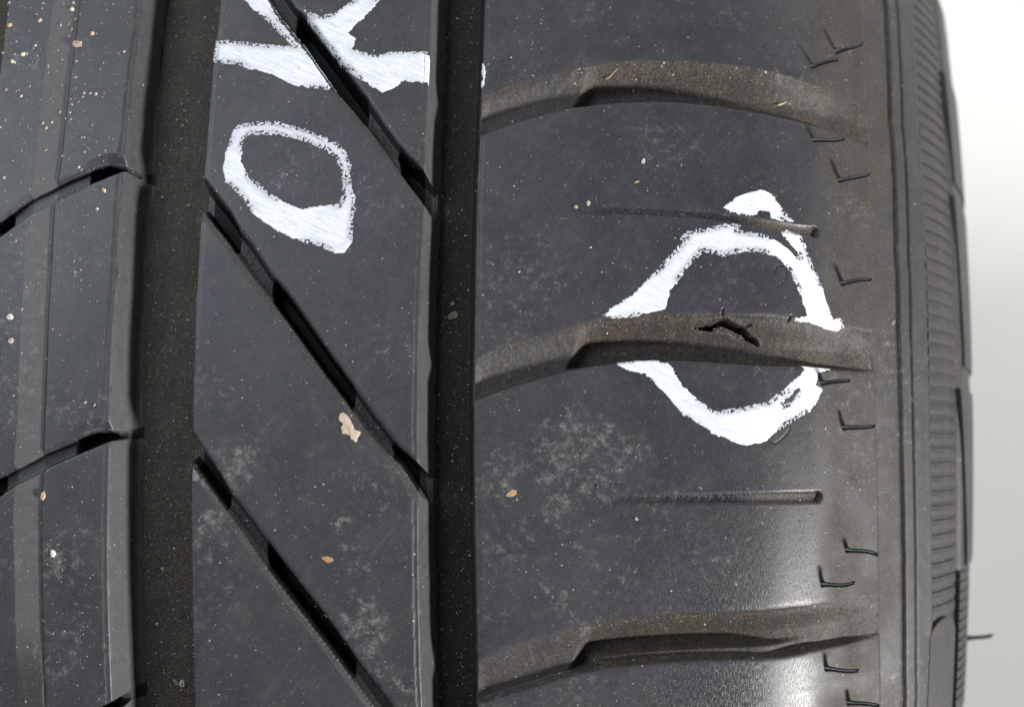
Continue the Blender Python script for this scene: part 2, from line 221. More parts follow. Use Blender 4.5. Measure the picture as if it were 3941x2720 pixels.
_x = np.concatenate([[0], np.cumsum((np.cos(_p[1:])+np.cos(_p[:-1]))/2*np.diff(_w))])
_z = np.concatenate([[0], np.cumsum((np.sin(_p[1:])+np.sin(_p[:-1]))/2*np.diff(_w))])
_x0 = np.interp(40, _w, _x); _z0 = np.interp(40, _w, _z)
def prof(u):
    w = np.asarray(u, float)-WC; s = np.sign(w); a = np.abs(w)
    return s*np.interp(a, _w, _x)-_x0, -(np.interp(a, _w, _z)-_z0), s*np.interp(a, _w, _p)
XMID = float(prof(WC)[0])
RTOP = R + float(prof(WC)[1])               # radius at the mid-plane
BASE = np.array([XMID, 0, R-RTOP])          # where the tyre touches the floor
def pos(u, v, h=0.0):                       # (u, v, height) in mm -> metres relative to the tyre's base
    X, dr, P = prof(u); th = np.asarray(v)/R
    r = R+dr+h*np.cos(P); x = X+h*np.sin(P)
    c, s = np.cos(th), np.sin(th)
    return np.stack([x-BASE[0]+0*r, r*(N0[1]*c+UP[1]*s)+CEN[1]-BASE[1], r*(N0[2]*c+UP[2]*s)+CEN[2]-BASE[2]], -1)*MM
def frame(u, v):                            # tangent across, tangent round, normal
    P = float(prof(u)[2]); th = v/R
    er = N0*math.cos(th)+UP*math.sin(th); et = -N0*math.sin(th)+UP*math.cos(th)
    return RT*math.cos(P)-er*math.sin(P), et, RT*math.sin(P)+er*math.cos(P)

def new_obj(name, me, parent=None, label=None, cat=None, kind=None, group=None, m=None):
    o = bpy.data.objects.new(name, me); sc.collection.objects.link(o)
    if parent: o.parent = parent
    for k, v in (('label', label), ('category', cat), ('kind', kind), ('group', group)):
        if v: o[k] = v
    if m: me.materials.append(m)
    return o
def make_mesh(name, co, quads, attrs=None, normals=None, smooth=True):
    me = bpy.data.meshes.new(name); n = len(co); f = len(quads); k = quads.shape[1]
    me.vertices.add(n); me.vertices.foreach_set('co', np.ascontiguousarray(co, np.float32).ravel())
    me.loops.add(f*k); me.loops.foreach_set('vertex_index', np.ascontiguousarray(quads, np.int32).ravel())
    me.polygons.add(f); me.polygons.foreach_set('loop_start', np.arange(0, f*k, k, dtype=np.int32))
    me.polygons.foreach_set('use_smooth', np.full(f, smooth, bool))
    for nm, a in (attrs or {}).items():
        if a.ndim == 2 and a.shape[1] == 3:
            at = me.attributes.new(nm, 'FLOAT_VECTOR', 'POINT'); at.data.foreach_set('vector', np.ascontiguousarray(a, np.float32).ravel())
        elif a.ndim == 2:
            at = me.attributes.new(nm, 'FLOAT_COLOR', 'POINT'); at.data.foreach_set('color', np.ascontiguousarray(a, np.float32).ravel())
        else:
            at = me.attributes.new(nm, 'FLOAT', 'POINT'); at.data.foreach_set('value', np.ascontiguousarray(a, np.float32))
    me.update(calc_edges=True)
    if normals is not None: me.normals_split_custom_set_from_vertices(normals.astype(np.float32))
    return me
def grid_quads(nr, nc):
    i = np.arange(nr*nc).reshape(nr, nc)
    return np.stack([i[:-1,:-1], i[:-1,1:], i[1:,1:], i[1:,:-1]], -1)      # faces outward for u = column, v = row

# ------------------------------------------------------------------ relief of the tread: depth below the running surface, dirt, painted recess shade, and which piece it is
ev = {k: np.array(a).T for k, a in EV.items()}; eu = {k: np.array(a).T for k, a in EU.items()}
def eV(k, v): return np.interp(v, ev[k][0], ev[k][1])
def eU(k, u): return np.interp(u, eu[k][0], eu[k][1])
def seg_dist(U, V, pts, closed=False):
    d = np.full(U.shape, 1e9); n = len(pts)
    for i in range(n if closed else n-1):
        a = np.array(pts[i]); b = np.array(pts[(i+1) % n]); e = b-a; L = max(e@e, 1e-9)
        t = np.clip(((U-a[0])*e[0]+(V-a[1])*e[1])/L, 0, 1)
        d = np.minimum(d, (U-a[0]-t*e[0])**2+(V-a[1]-t*e[1])**2)
    return np.sqrt(d)
def poly_sd(U, V, pts):                     # signed distance, + inside
    d = seg_dist(U, V, pts, True); ins = np.zeros(U.shape, bool); n = len(pts)
    for i in range(n):
        (x1, y1), (x2, y2) = pts[i], pts[(i+1) % n]
        if y1 == y2: continue
        ins ^= ((y1 > V) != (y2 > V)) & (U < (x2-x1)*(V-y1)/(y2-y1)+x1)
    return np.where(ins, d, -d)
def catmull(p, k=4):
    p = np.array([p[0]]+list(p)+[p[-1]], float); out = []
    for i in range(1, len(p)-2):
        for t in np.linspace(0, 1, k, endpoint=False):
            out.append(tuple(.5*(2*p[i]+(p[i+1]-p[i-1])*t+(2*p[i-1]-5*p[i]+4*p[i+1]-p[i+2])*t*t+(3*p[i]-p[i-1]-3*p[i+1]+p[i+2])*t**3)))
    return out+[tuple(p[-2])]
def boxed(U, V, pts, pad=1.5):
    p = np.array(pts); return (U > p[:,0].min()-pad) & (U < p[:,0].max()+pad) & (V > p[:,1].min()-pad) & (V < p[:,1].max()+pad)
REG = {}
def reg(name, k): return REG.setdefault((name, k), len(REG))
UE = [78.41, 85.72, 86.53, 89.66, 90.37, 96.18, 110.39]      # circles on the shoulder and the sidewall
def relief(U, V, want=True):
    fine = 0.10*(vn(U, V, 1.1, 1)-.5)
    g0, f1, l1, g1, f2, l2, g2, se = (eV(k, V) for k in ('g0', 'face1', 'shadow_edge1', 'g1r', 'face2', 'shadow_edge2', 'g2r', 'shed'))
    l2 = l2+0.12*(vn(U*0, V, 0.5, 2)-.5); l1 = l1+0.06*(vn(U*0, V, .8, 3)-.5)
    D = np.zeros_like(U); dirt = np.full_like(U, .10); recess_shade = np.zeros_like(U); wrk = np.zeros_like(U)
    rid = np.full(U.shape, -1, np.int32)
    inner = U < (l1+g1)/2; centre = (U >= (l1+g1)/2) & (U < (l2+g2)/2); outer = U >= (l2+g2)/2
    def down(d, dep, w=0.45): return ss(d, 0, w)*dep
    def lip(d, a=.13, s=.26): return a*np.exp(-np.maximum(-d, 0)/s)
    # --- circumferential grooves
    dG0 = g0-U; dG1 = np.minimum(U-l1, g1-U); dG2 = np.minimum(U-l2, g2-U)
    b1 = f1+2.9+.15*(vn(U*0, V, .3, 2)-.5); b2 = f2+3.3+.2*(vn(U*0, V, .4, 3)-.5)      # feet of the sloped walls
    D = np.maximum(D, np.where(dG0 > 0, np.maximum(.13, down(dG0, 7., .5)), lip(dG0)))
    for fa, bb, gg, dep in ((f1, b1, g1, 8.4), (f2, b2, g2, 8.4)):
        m = (U > fa-1) & (U < gg+1)
        prof_ = .08+dep*np.clip((U-fa)/(bb-fa), 0, 1); prof_ = np.minimum(prof_, np.maximum(.20, dep*ss(gg-U, 0, .55)))*((U > fa) & (U < gg)); prof_ = prof_-.5*np.exp(-((U-bb)/.5)**2)*(U > fa+.8)
        D = np.where(m, np.maximum(D, np.maximum(prof_, np.maximum(lip(U-fa, .08), lip(gg-U, .20, .22))*((U < fa) | (U > gg)))), D)
    floor = (dG0 > .3) | (dG1 > .3) | (dG2 > .3)
    dirt = np.where(floor, np.where(dG2 > .3, .60, .90), dirt)
    recess_shade = np.where((dG1 > .05) & (U < b1+.6), .9*ss(U, b1-1.2, b1-.5)*(1-ss(U, b1+.1, b1+.6)), recess_shade); recess_shade = np.where(U-b2 > 0, np.where(dG2 > .1, .58, recess_shade), recess_shade); recess_shade = np.where((dG1 > .3) & (U > b1+.6), .10, recess_shade)  # shade painted at the wall foot and over the shadowed groove floors
    cham = ((U > f1) & (U < b1)) | ((U > f2) & (U < b2)); dirt = np.where(cham, .14, dirt)
    # --- inner rib: slanted strip and curved cross grooves with tie bars
    s1, s2 = eV('st1', V), eV('st2', V)
    D = np.maximum(D, .42*np.clip((U-s1)/(s2-s1), 0, 1)*(U < s2)*ss(V, -30, -14)); dirt = np.where((U > s1) & (U < s2), .38, dirt)
    D = np.maximum(D, .55*np.exp(-((U-s2)/.10)**2)*inner)
    blk = np.zeros(U.shape, np.int32); gro = np.full(U.shape, -1, np.int32)
    for k, (a, b, tie, bev) in enumerate((('a_up', 'a_lo', PT['tieA'], 1), ('b_up', 'b_lo', PT['tieB'], 1), ('c_up', 'c_lo', None, 0))):
        vu, vl = eU(a, U), eU(b, U); d = np.minimum(vu-V, V-vl)*.86
        if tie: dep = 6.5-4.6*ss(U, tie[0][0]-.15, tie[0][0]+.15)*(1-ss(U, tie[1][0]-.2, tie[1][0]+.2))
        else: dep = 6.5
        m = inner & (U > g0-.3) & (U < l1+.8)
        D = np.where(m, np.maximum(D, np.where(d > 0, np.maximum(.10, down(d, dep, .4)), lip(d, .10))), D)
        fl = m & (d > .15); dirt = np.where(fl, .12, dirt); recess_shade = np.where(fl, np.where(dep > 4, .85, .1), recess_shade)
        if bev: D = np.where(m & (V > vu), np.maximum(D, 1.5*np.clip(1-(V-vu)/2.2, 0, 1)*ss(U, eU(a, U)*0+tie[1][0]-2.5, tie[1][0]+6)), D)
        blk = np.where(V < (vu+vl)/2, k+1, blk); gro = np.where(m & (d > .2), k, gro)
    rid = np.where(inner, 0, rid)
    if want:
        for k in range(4): rid = np.where(inner & (blk == k), reg('inner_rib_block', k), rid)
        for k in range(3): rid = np.where(inner & (gro == k), reg('curved_groove', k), rid)
    # --- centre rib: slanted grooves
    blk = np.zeros(U.shape, np.int32); gro = np.full(U.shape, -1, np.int32)
    for k in range(3):
        vu = eU('d%d_up' % (k+1), U)+.10*(vn(U, V*0, .7, 4)-.5); vl = eU('d%d_lo' % (k+1), U)+.14*(vn(U, V*0, .8, 5)-.5); d = np.minimum(vu-V, V-vl)*.62
        t = [p[0] for p in PT['tiesD%d' % (k+1)]]
        uu = U - .35*((V-vl)/np.maximum(vu-vl, .1)-.5)
        tie = ss(uu, t[0]-.2, t[0]+.2)*(1-ss(uu, t[1]-.3, t[1]+.3)) + ss(uu, t[2]-.2, t[2]+.2)*(1-ss(uu, t[3]-.3, t[3]+.3))
        m = (U > g1-3) & (U < l2+.6)
        dep = 7.6-4.9*tie + .07*tie*(vn(U, V, 2.3, 6)-.5) + .16*tie*(vn(U, V, 4.8, 2)-.5)
        D = np.where(m, np.maximum(D, np.where(d > 0, np.maximum(.13, down(d, dep, .75)), lip(d))), D)
        bw = .9+1.3*ss(U, l2-9, l2-1)                               # bevel on the lower-left lip
        D = np.where(m & (V < vl), np.maximum(D, .85*np.clip(1-(vl-V)*.62/bw, 0, 1)*ss(U, g1, g1+6)), D)
        dirt = np.where(m & (V < vl) & ((vl-V)*.62 < bw), .40, dirt)
        if k > 0:
            tu_, tv_ = EU['d%d_lo' % (k+1)][1]; sv = (U-tu_)*.28-(V-tv_)*.96; fac = m & (V < vl) & (U > g1) & (sv < 3.3) & (sv > -2)
            D = np.where(fac, np.maximum(D, .36*np.clip(3.3-sv, 0, 5)), D); wrk = np.where(fac, 2.0, wrk); dirt = np.where(fac, 0, dirt)
        D = np.where(m & (V > vu), np.maximum(D, .45*np.clip(1-(V-vu)*.62/.8, 0, 1)**2), D)   # worn soft upper lip
        fl = m & (d > .1) & (U > g1+1.) & (U < l2-.3)
        dirt = np.where(fl, .22*tie, dirt); recess_shade = np.where(fl, .92-.62*tie, recess_shade)  # deep parts painted near black as shade, tie bars less
        blk = np.where(V < (vu+vl)/2, k+1, blk); gro = np.where(m & (d > .2) & (dG1 < .3) & (dG2 < .3), k, gro)
    if want:
        for k in range(4): rid = np.where(centre & (blk == k), reg('centre_rib_block', k), rid)
        for k in range(3): rid = np.where(centre & (gro == k), reg('slanted_groove', k), rid)
    # --- shoulder: cross grooves, short sipes, the tear, small cracks
    wrk = np.where(outer, ss(U, 12, 34)*(1-ss(U, 60, 68)), wrk)
    dirt = np.where(outer & (U > g2), np.maximum(.06, .70*ss(U+3*(vn(U, V, .12, 1)-.5), 59, 69)*(.5+.8*vn(U, V, .25, 3))), dirt)
    blk = np.zeros(U.shape, np.int32); gro = np.full(U.shape, -1, np.int32)
    sh = outer & (U > g2-.6) & (U < se+.4)
    for k in range(3):
        nk = k+1
        crin = -.28*ss(vn(U, V*0, 2.2, 6), .35, .8)*ss(U, 14, 24)*(1-ss(U, 50, 58))
        vu = eU('l%d_up' % nk, U)+.10*(vn(U, V, .9, 2)-.5); vl = eU('l%d_lo' % nk, U)+.06*(vn(U, V*0, 1.3, 3)-.5)
        t = np.clip((vu-V)/np.maximum(vu-vl, .1), -1, 2); us = PT['step'][k][0]
        ust = us+2.6*(.5-t)+1.2*np.sin(t*3.1)
        dmax = 2.3+3.6*ss(U, ust-1.2, ust+1.7); dmax = dmax*(1-.60*ss(U, 42, 68)); dmax = dmax*(1-ss(U, se-10, se))+.47*ss(U, se-10, se); dmax = np.where(U < us-2, 2.0+.3*ss(U, g2, g2+2)-.0, dmax)
        cross = .12*ss(t, 0, .06)+.88*ss(t, .02, .62)
        wall = 1-ss(t, .93-.0*t, 1.0)
        if k == 2:                                               # the lowest one has a ledge along its lower wall
            led = ss(U, us+1, us+6)*(1-ss(U, 50, 64)); wall = np.where(led > 0, (1-ss(t, .72, .80)*.62*led)*(1-ss(t, .94, 1.0)), 1-ss(t, .93, 1.0))
        d = dmax*cross*wall + .09*(vn(U, V, 1.6, 5)-.5)*(t > .05)*(t < .95)*(1-ss(U, se-7, se-1))
        d = d*ss(vu+crin-V, -.02, .25)
        ins = sh & (t > 0) & (t < 1)
        D = np.where(ins, np.maximum(D, np.maximum(d, .15)), D)
        near = sh & ((t <= 0) | (t >= 1)); dl = np.where(t <= 0, V-vu, vl-V)
        D = np.where(near, np.maximum(D, .16*np.exp(-np.maximum(dl, 0)/.32)), D)
        dirt = np.where(ins, np.maximum(dirt, .50+.40*ss(U, us-4, us+4)), dirt); wrk = np.where(ins, .8*ss(U, 50, 58), wrk)
        blk = np.where(V < (vu+vl)/2, k+1, blk); gro = np.where(ins & (t > .03) & (t < .97), k, gro)
    for nm, lo, hi in (('s1', 7., None), ('s2', 12., None)):
        vc = eU(nm, U); e = eu[nm][0][-1]; b = np.abs(V-vc)
        dep = .20+(.22 if nm == 's1' else .45)*ss(U, 32, e-2); hw = 1.0+.1*ss(U, e-14, e)
        dd = dep*ss(U, lo, lo+16)*(1-ss(b, hw-.45-.25*(V > vc), hw+.25))*(1-ss(U, e+.2, e+.6))
        pit = 1.15*(1-ss(np.hypot(U-e+.3, V-vc), .8, 1.25)); dd = np.maximum(dd, pit)
        dd = dd*(1+.7*(vn(U, V, 2.6, 3)-.5)*(1-ss(U, 44, 52))); recess_shade = np.where(sh & (dd > .05), .45*ss(dd, .05, .3)*(1-ss(U, 44, 52)), recess_shade)
        D = np.where(sh, np.maximum(D, dd), D); dirt = np.where(sh & (dd > .15), np.maximum(dirt, .9*ss(U, 42, 50)), dirt)
        wrk = np.where(sh & (dd > .04) & (U < 46), 1.0, wrk)
    tr = PG['tear']; bx = boxed(U, V, tr, 2.5)
    tear = np.zeros(U.shape, bool)
    if bx.any():
        u_, v_ = U[bx], V[bx]; sd = poly_sd(u_, v_, tr)+.02+.20*(vn(u_, v_, 2.8, 4)-.5)
        top = np.interp(u_, *np.array(sorted(tr[:11])).T); low = np.interp(u_, *np.array(sorted(tr[10:]+tr[:1])).T)
        q = np.clip((top-v_)/np.maximum(top-low, .15), 0, 1)      # 0 at the upper lip
        ledge = ss(q, .32, .48)*ss(u_, 40.2, 41.0)*(1-ss(u_, 48.2, 49.5))
        dt = ss(sd, -.02, .26)*(5.4-4.9*ledge+.5*(vn(u_, v_, 1.8, 2)-.5)) - .35*np.exp(-(sd/.5)**2)*(sd < 0)*(q < .1)
        D[bx] += dt; tear[bx] = sd > .05; recess_shade[bx] = np.where(sd > .05, 1-.95*ledge, recess_shade[bx]); dirt[bx] = np.where(sd > .05, .8*ledge, dirt[bx])
    for nm, pts in CK.items():
        if nm in ('c4', 'c5', 'curl3', 'curl4'): continue
        if nm[:2] == 'cu': pts = catmull(pts)
        bx = boxed(U, V, pts, 1.0)
        if bx.any():
            w = .16 if nm[0] == 'c' and nm[1].isdigit() else .13
            dd = seg_dist(U[bx], V[bx], pts); k = np.exp(-(dd/w)**2)
            D[bx] += (.9 if w > .15 else .10)*k; recess_shade[bx] = np.maximum(recess_shade[bx], (.9 if w > .15 else .55)*k)
    if want:
        for k in range(4): rid = np.where(outer & (blk == k), reg('shoulder_block', k), rid)
        for k in range(3): rid = np.where(sh & (gro == k), reg('cross_groove', k), rid)
        rid = np.where(tear, reg('tear', 0), rid)
        rid = np.where(dG0 > .2, reg('circumferential_groove', 0), rid)
        rid = np.where((dG1 > .2), reg('circumferential_groove', 1), rid); rid = np.where((dG2 > .2), reg('circumferential_groove', 2), rid)
    # --- shoulder edge, bands, sidewall
    sw = U >= se
    X = U-(se-UE[0])                                             # follow the small wander of the edge
    Xs = X+.25*(vn(U*0+3, V, .22, 2)-.5)
    d = .45*ss(X, UE[0], UE[0]+.25) + .40*ss(Xs, UE[1]-.35, UE[1]+.15) - 1.0*ss(Xs, UE[2]-.35, UE[2]+.1) + .85*ss(Xs, UE[3]-.25, UE[3]+.1) - .55*ss(Xs, UE[4]-.15, UE[4]+.2) - .25*np.exp(-((X-UE[5]+.2)/.5)**2) + .75*ss(X, UE[5]+.05, UE[5]+.6) - 1.3*ss(X, UE[6]+.3, UE[6]+2.8)
    D = np.where(sw, np.maximum(0, d)+.10*(vn(U, V, .35, 4)-.5), D)
    dirt = np.where(sw, .55+.5*(vn(U, V, .15, 6)-.5), dirt); dirt = np.where(sw & (Xs > UE[2]-.1), .30, dirt); wrk = np.where(sw, 0, wrk)
    recess_shade = np.where(sw & (((Xs > UE[1]-.3) & (Xs < UE[2]-.1)) | ((Xs > UE[3]) & (Xs < UE[4]))), .25, recess_shade)
    if want:
        rid = np.where(sw, reg('shoulder_edge_band', 0), rid); rid = np.where(sw & (Xs > UE[1]), reg('rim_ridge', 0), rid); rid = np.where(sw & (X > UE[4]+.1), reg('sidewall', 0), rid)
    D = D + fine*np.where(floor, .5, .10)
    # pale dried dust, blotches where the photograph has them
    haze = np.zeros_like(U)
    Uw = U+7*(vn(U, V, .13, 5)-.5)+3*(vn(U, V, .4, 6)-.5); Vw = V+7*(vn(U, V, .13, 2)-.5)+3*(vn(U, V, .4, 1)-.5)
    for a, b, r, s in HAZE: haze = np.maximum(haze, s*.68*np.exp(-((Uw-a)**2+(Vw-b)**2)/(1.25*r)**2))
    haze = np.maximum(haze, .06+.26*ss(vn(U, V, .07, 3), .5, .9))*np.where(D > 1.6, .15, 1.0)
    pale = np.zeros_like(U)                                      # lit tone of bevels and strip put into the colour, with even dust
    pale = np.where((U > s1) & (U < s2) & inner, .90*ss(V, -28, -14), pale)
    pale = np.where((U > f1+.1) & (U < b1-.2), .35+.45*(1-ss(V, 20, 95)), pale); pale = np.where((U > f2+.1) & (U < b2-.2), .65, pale)
    return D, dirt, haze, wrk, recess_shade, rid, pale
HAZE=[(6.5, 55.7, 8.7, 0.55), (1.9, 47.7, 6.1, 0.5), (12.0, 20.0, 6.1, 0.95), (5.9, 22.0, 3.6, 0.8), (8.0, 15.4, 3.1, 0.9), (16.6, 22.7, 4.1, 0.8), (14.7, 14.4, 3.1, 0.8), (22.3, 21.7, 3.6, 0.7), (4.3, 25.0, 2.6, 0.7), (18.8, 17.6, 3.6, 0.8), (9.9, 24.1, 2.6, 0.8), (-3.3, 16.8, 5.6, 0.8), (9.6, 10.3, 4.6, 0.8), (-0.5, 2.5, 6.1, 0.6), (15.3, 2.7, 3.1, 0.7), (23.7, -2.4, 6.1, 0.55), (8.8, -9.7, 3.1, 0.7), (-3.9, -10.3, 4.6, 0.5), (-28.6, -8.9, 2.6, 0.9), (-27.3, -12.5, 3.8, 1.0), (-31.1, -14.1, 3.1, 0.95), (-25.0, -14.5, 3.1, 0.9), (-26.8, -18.7, 3.8, 0.8), (-24.4, -23.3, 3.1, 0.7), (-30.1, 6.3, 1.6, 0.9), (-30.6, 2.0, 1.5, 0.9), (-28.7, -1.3, 1.8, 0.9), (-30.9, -2.5, 1.3, 0.9), (-26.5, -0.8, 1.3, 0.8), (-56.3, 16.6, 4.1, 0.9), (-57.6, 2.8, 4.6, 0.95), (-59.0, -3.8, 2.6, 0.7), (-57.2, 31.3, 4.6, 0.5), (-59.9, 36.4, 4.1, 0.5), (-87.3, -2.3, 5.6, 0.8), (-86.2, -19.2, 6.1, 0.6), (-90.9, -21.5, 4.1, 0.6), (-44.5, 76.2, 5.6, 0.55), (-42.4, 89.1, 6.1, 0.35), (13.6, 113.3, 3.1, 0.6), (-0.4, 104.2, 1.5, 0.6), (-57.5, 94.1, 7.1, 0.3), (-33.2, 32.7, 3.1, 0.3), (-23.1, 37.9, 4.6, 0.4), (13.3, 46.4, 2.0, 0.3), (74.4, 74.4, 4.6, 0.7), (75.5, 34.3, 3.1, 0.4), (69.5, -4.4, 3.1, 0.4)]

# ------------------------------------------------------------------ the setting: a white sweep behind the tyre
def sweep():
    yw, rc, a = 0.41, 0.17, []
    a += [(-1.0+i*(yw-rc+1.0)/10, 0.0) for i in range(11)]
    a += [(yw-rc+rc*math.sin(t), rc-rc*math.cos(t)) for t in np.linspace(0, math.pi/2, 25)[1:]]
    a += [(yw, rc+(i+1)*(1.3-rc)/6) for i in range(6)]
    xs = np.linspace(-1.3, 1.3, 9); n = len(a)
    co = np.array([[x, y, z] for (y, z) in a for x in xs])
    return make_mesh('backdrop', co, grid_quads(n, 9).reshape(-1, 4))
bd = new_obj('backdrop', sweep(), kind='structure', m=BACK)

# ------------------------------------------------------------------ the tyre
tyre = bpy.data.objects.new('tyre', None); sc.collection.objects.link(tyre)
tyre.location = BASE*MM; tyre.empty_display_size = 0.1
tyre['label'] = 'worn black car tyre with white chalk paint marks standing before a white backdrop'; tyre['category'] = 'tyre'

us = np.concatenate([np.arange(-113, 79.0, .19), np.arange(79.0, 95, .22), np.arange(95, 152.01, .55)])
vsr = np.arange(-46, 148, .19)
UU, VV = np.meshgrid(us, vsr)
D, dirt, haze, wrk, recess_shade, rid, pale = relief(UU, VV)
for _ in range(1):                          # soften grid stair-steps along slanted lips
    D[:, 1:-1] = (D[:, :-2]+2*D[:, 1:-1]+D[:, 2:])/4; D[1:-1] = (D[:-2]+2*D[1:-1]+D[2:])/4
Pw = pos(UU, VV, -D)
du = np.gradient(Pw, axis=1); dv = np.gradient(Pw, axis=0)
NN = np.cross(du, dv); NN /= np.maximum(np.linalg.norm(NN, axis=-1, keepdims=True), 1e-12)
Q = grid_quads(*UU.shape); fr = rid[:-1, :-1]
names = {v: k for k, v in REG.items()}
flat = dict(co=Pw.reshape(-1, 3), nn=NN.reshape(-1, 3), mm=np.stack([UU, VV, D], -1).reshape(-1, 3), dirt=dirt.ravel(), haze=haze.ravel(), wrinkle=wrk.ravel(), recess_shade=recess_shade.ravel(), pale=pale.ravel())
LAB = {('tear', 0): 'jagged open tear in the wall of the middle cross groove'}
for rid_, (nm, k) in sorted(names.items()):
    q = Q[fr == rid_]
    if not len(q): continue
    idx, invq = np.unique(q, return_inverse=True)
    me = make_mesh(nm, flat['co'][idx], invq.reshape(-1, 4), {a: flat[a][idx] for a in ('mm', 'dirt', 'haze', 'wrinkle', 'recess_shade', 'pale')}, flat['nn'][idx])
    new_obj(nm, me, tyre, LAB.get((nm, k)), m=RUB)

# the rest of the ring, coarser, with the same grooves running on
def ring():
    cos, qs, at, n0 = [], [], [], 0
    circ = 2*math.pi*R
    def add(u, v):
        nonlocal n0
        A, B = np.meshgrid(u, v); w = A-WC; a = np.abs(w)
        D = np.zeros_like(A)
        for lo, hi in ((-117, -104), (-75, -62.5), (-16, -7)):
            for s in (1, -1):
                c = A if s > 0 else 2*WC-A
                if s < 0 and hi > -30: continue
                D = np.maximum(D, 7.5*ss(np.minimum(c-lo, hi-c), 0, 1.2))
        ph = np.mod(B+np.where(w > 0, 0, 20)-34.5-4*np.sin(a*.03), 55.)
        D = np.maximum(D, 4.2*ss(np.minimum(ph, 9-ph), 0, 2)*(a > 34)*(1-ss(a, 95, 116)))
        ph2 = np.mod(B+(A+62)*1.28-46, 50.); D = np.maximum(D, 6*ss(np.minimum(ph2, 4-ph2), 0, 1)*(A > -62)*(A < -16))
        D = np.where(a > 117, .5+.7*(a > 134), D)
        cos.append(pos(A, B, -D).reshape(-1, 3)); qs.append(grid_quads(*A.shape).reshape(-1, 4)+n0); n0 += A.size
        at.append(np.stack([A, B, D], -1).reshape(-1, 3))
    full = np.arange(-313, 233.1, 2.6)
    add(full, np.linspace(148-.19-(148-.19+46) % .19*0, circ-46, 760))
    add(np.concatenate([np.arange(-313, -113, 2.6), [-113]]), np.linspace(-46, 148, 90))
    add(np.concatenate([np.arange(151.8, 233, 2.6), [233]]), np.linspace(-46, 148, 90))
    mm = np.concatenate(at); n = len(mm)
    me = make_mesh('carcass', np.concatenate(cos), np.concatenate(qs), {'mm': mm, 'dirt': np.where(np.abs(mm[:,0]-WC) > 116, .5, .3), 'haze': np.full(n, .1), 'wrinkle': np.zeros(n), 'recess_shade': np.zeros(n)})
    return new_obj('carcass', me, tyre, m=RUB)
ring()

# relief blocks on the sidewall
def slab(name, outline_fn, nu, nv, top, parent, v0=0.0, bev=.35, base=1.35, label=None):
    """raised pad on the sidewall: outline_fn(s,t) -> (u,v); rim rows drop to the floor"""
    s = np.concatenate([[0], np.linspace(0, 1, nu), [1]]); t = np.concatenate([[0], np.linspace(0, 1, nv), [1]])
    S, T = np.meshgrid(s, t); uu, vv = outline_fn(S, T)
    h = np.full(S.shape, top); h[0] = h[-1] = -base; h[:,0] = h[:,-1] = -base
    h[1,1:-1] -= .12; h[-2,1:-1] -= .12
    co = pos(uu, vv+v0, h)
    n = S.size
    me = make_mesh(name, co.reshape(-1, 3), grid_quads(*S.shape).reshape(-1, 4), {'mm': np.stack([uu, vv, h], -1).reshape(-1, 3), 'dirt': np.full(n, .34), 'haze': np.full(n, .1), 'wrinkle': np.zeros(n), 'recess_shade': np.zeros(n)}, smooth=False)
    return new_obj(name, me, parent, label, m=RUB)
def rib_outline(S, T): return UE[5]+.4+S*(UE[6]-UE[5]-.5), (T-.5)*2.3
rib0 = slab('sidewall_rib', rib_outline, 8, 3, -.42, tyre)
# ribs are copies turned about the tyre's axis: put the mesh origin on the axis
ax = (CEN-BASE)*MM
rib0.data.transform(Matrix.Translation(Vector(-ax))); rib0.location = ax
PITCHV = 3.4
for k in range(0, 49):
    o = rib0 if k == 0 else rib0.copy()
    if k: sc.collection.objects.link(o)
    o.rotation_euler.x = -(-16.4+k*PITCHV)/R
rib1 = slab('small_sidewall_rib', lambda S, T: (UE[6]+1+S*9, (T-.5)*1.9), 5, 3, .35, tyre); rib1.data.transform(Matrix.Translation(Vector(-ax))); rib1.location = ax
for k in range(14):
    o = rib1 if k == 0 else rib1.copy()
    if k: sc.collection.objects.link(o)
    o.rotation_euler.x = -(-9.5-k*2.5)/R
def oval(S, T):
    v = -18.4-T*30.0; e = np.clip((-18.4-v)/4.5, 0, 1); wd = np.sqrt(np.clip(1-(1-e)**2, 0.02, 1))
    return (UE[5]+UE[6])/2+(S-.5)*(UE[6]-UE[5]-1.6)*wd, v
slab('oval_pad', lambda S, T: oval(S, 1-T), 16, 60, .05, tyre, label='smooth raised oval pad below the ribs')
for va, vb, ua, ub in ((91, 122, UE[6]+2.2, UE[6]+.6), (43, 87, UE[6]+4, UE[6]+.8), (-7.5, 37, UE[6]+6, UE[6]+.2)):
    slab('raised_pad', lambda S, T: (ua+(ub-ua)*T+S*(142-ua-(ub-ua)*T), va+(vb-va)*T), 20, 24, .62, tyre, base=1.0)

# ------------------------------------------------------------------ moulding spews
def tube(pts, rad, sides=9):
    pts = np.array(pts); n = len(pts); tan = np.gradient(pts, axis=0); tan /= np.linalg.norm(tan, axis=1)[:,None]
    ref = np.array([0, 0, 1.0]) if abs(tan[0][2]) < .9 else np.array([1.0, 0, 0])
    co = []
    for p, t, r in zip(pts, tan, rad):
        a = np.cross(t, ref); a /= np.linalg.norm(a); b = np.cross(t, a)
        for j in range(sides):
            q = 2*math.pi*j/sides; co.append(p+(a*math.cos(q)+b*math.sin(q))*r)
    f = []
    for i in range(n-1):
        for j in range(sides): f.append((i*sides+j, (i+1)*sides+j, (i+1)*sides+(j+1) % sides, i*sides+(j+1) % sides))
    co.append(pts[-1]+tan[-1]*rad[-1]*.6); c = len(co)-1
    me = bpy.data.meshes.new('tube')
    me.from_pydata([tuple(x) for x in co], [], f+[((n-1)*sides+j, c, (n-1)*sides+(j+1) % sides) for j in range(sides)])
    for p in me.polygons: p.use_smooth = True
    return me
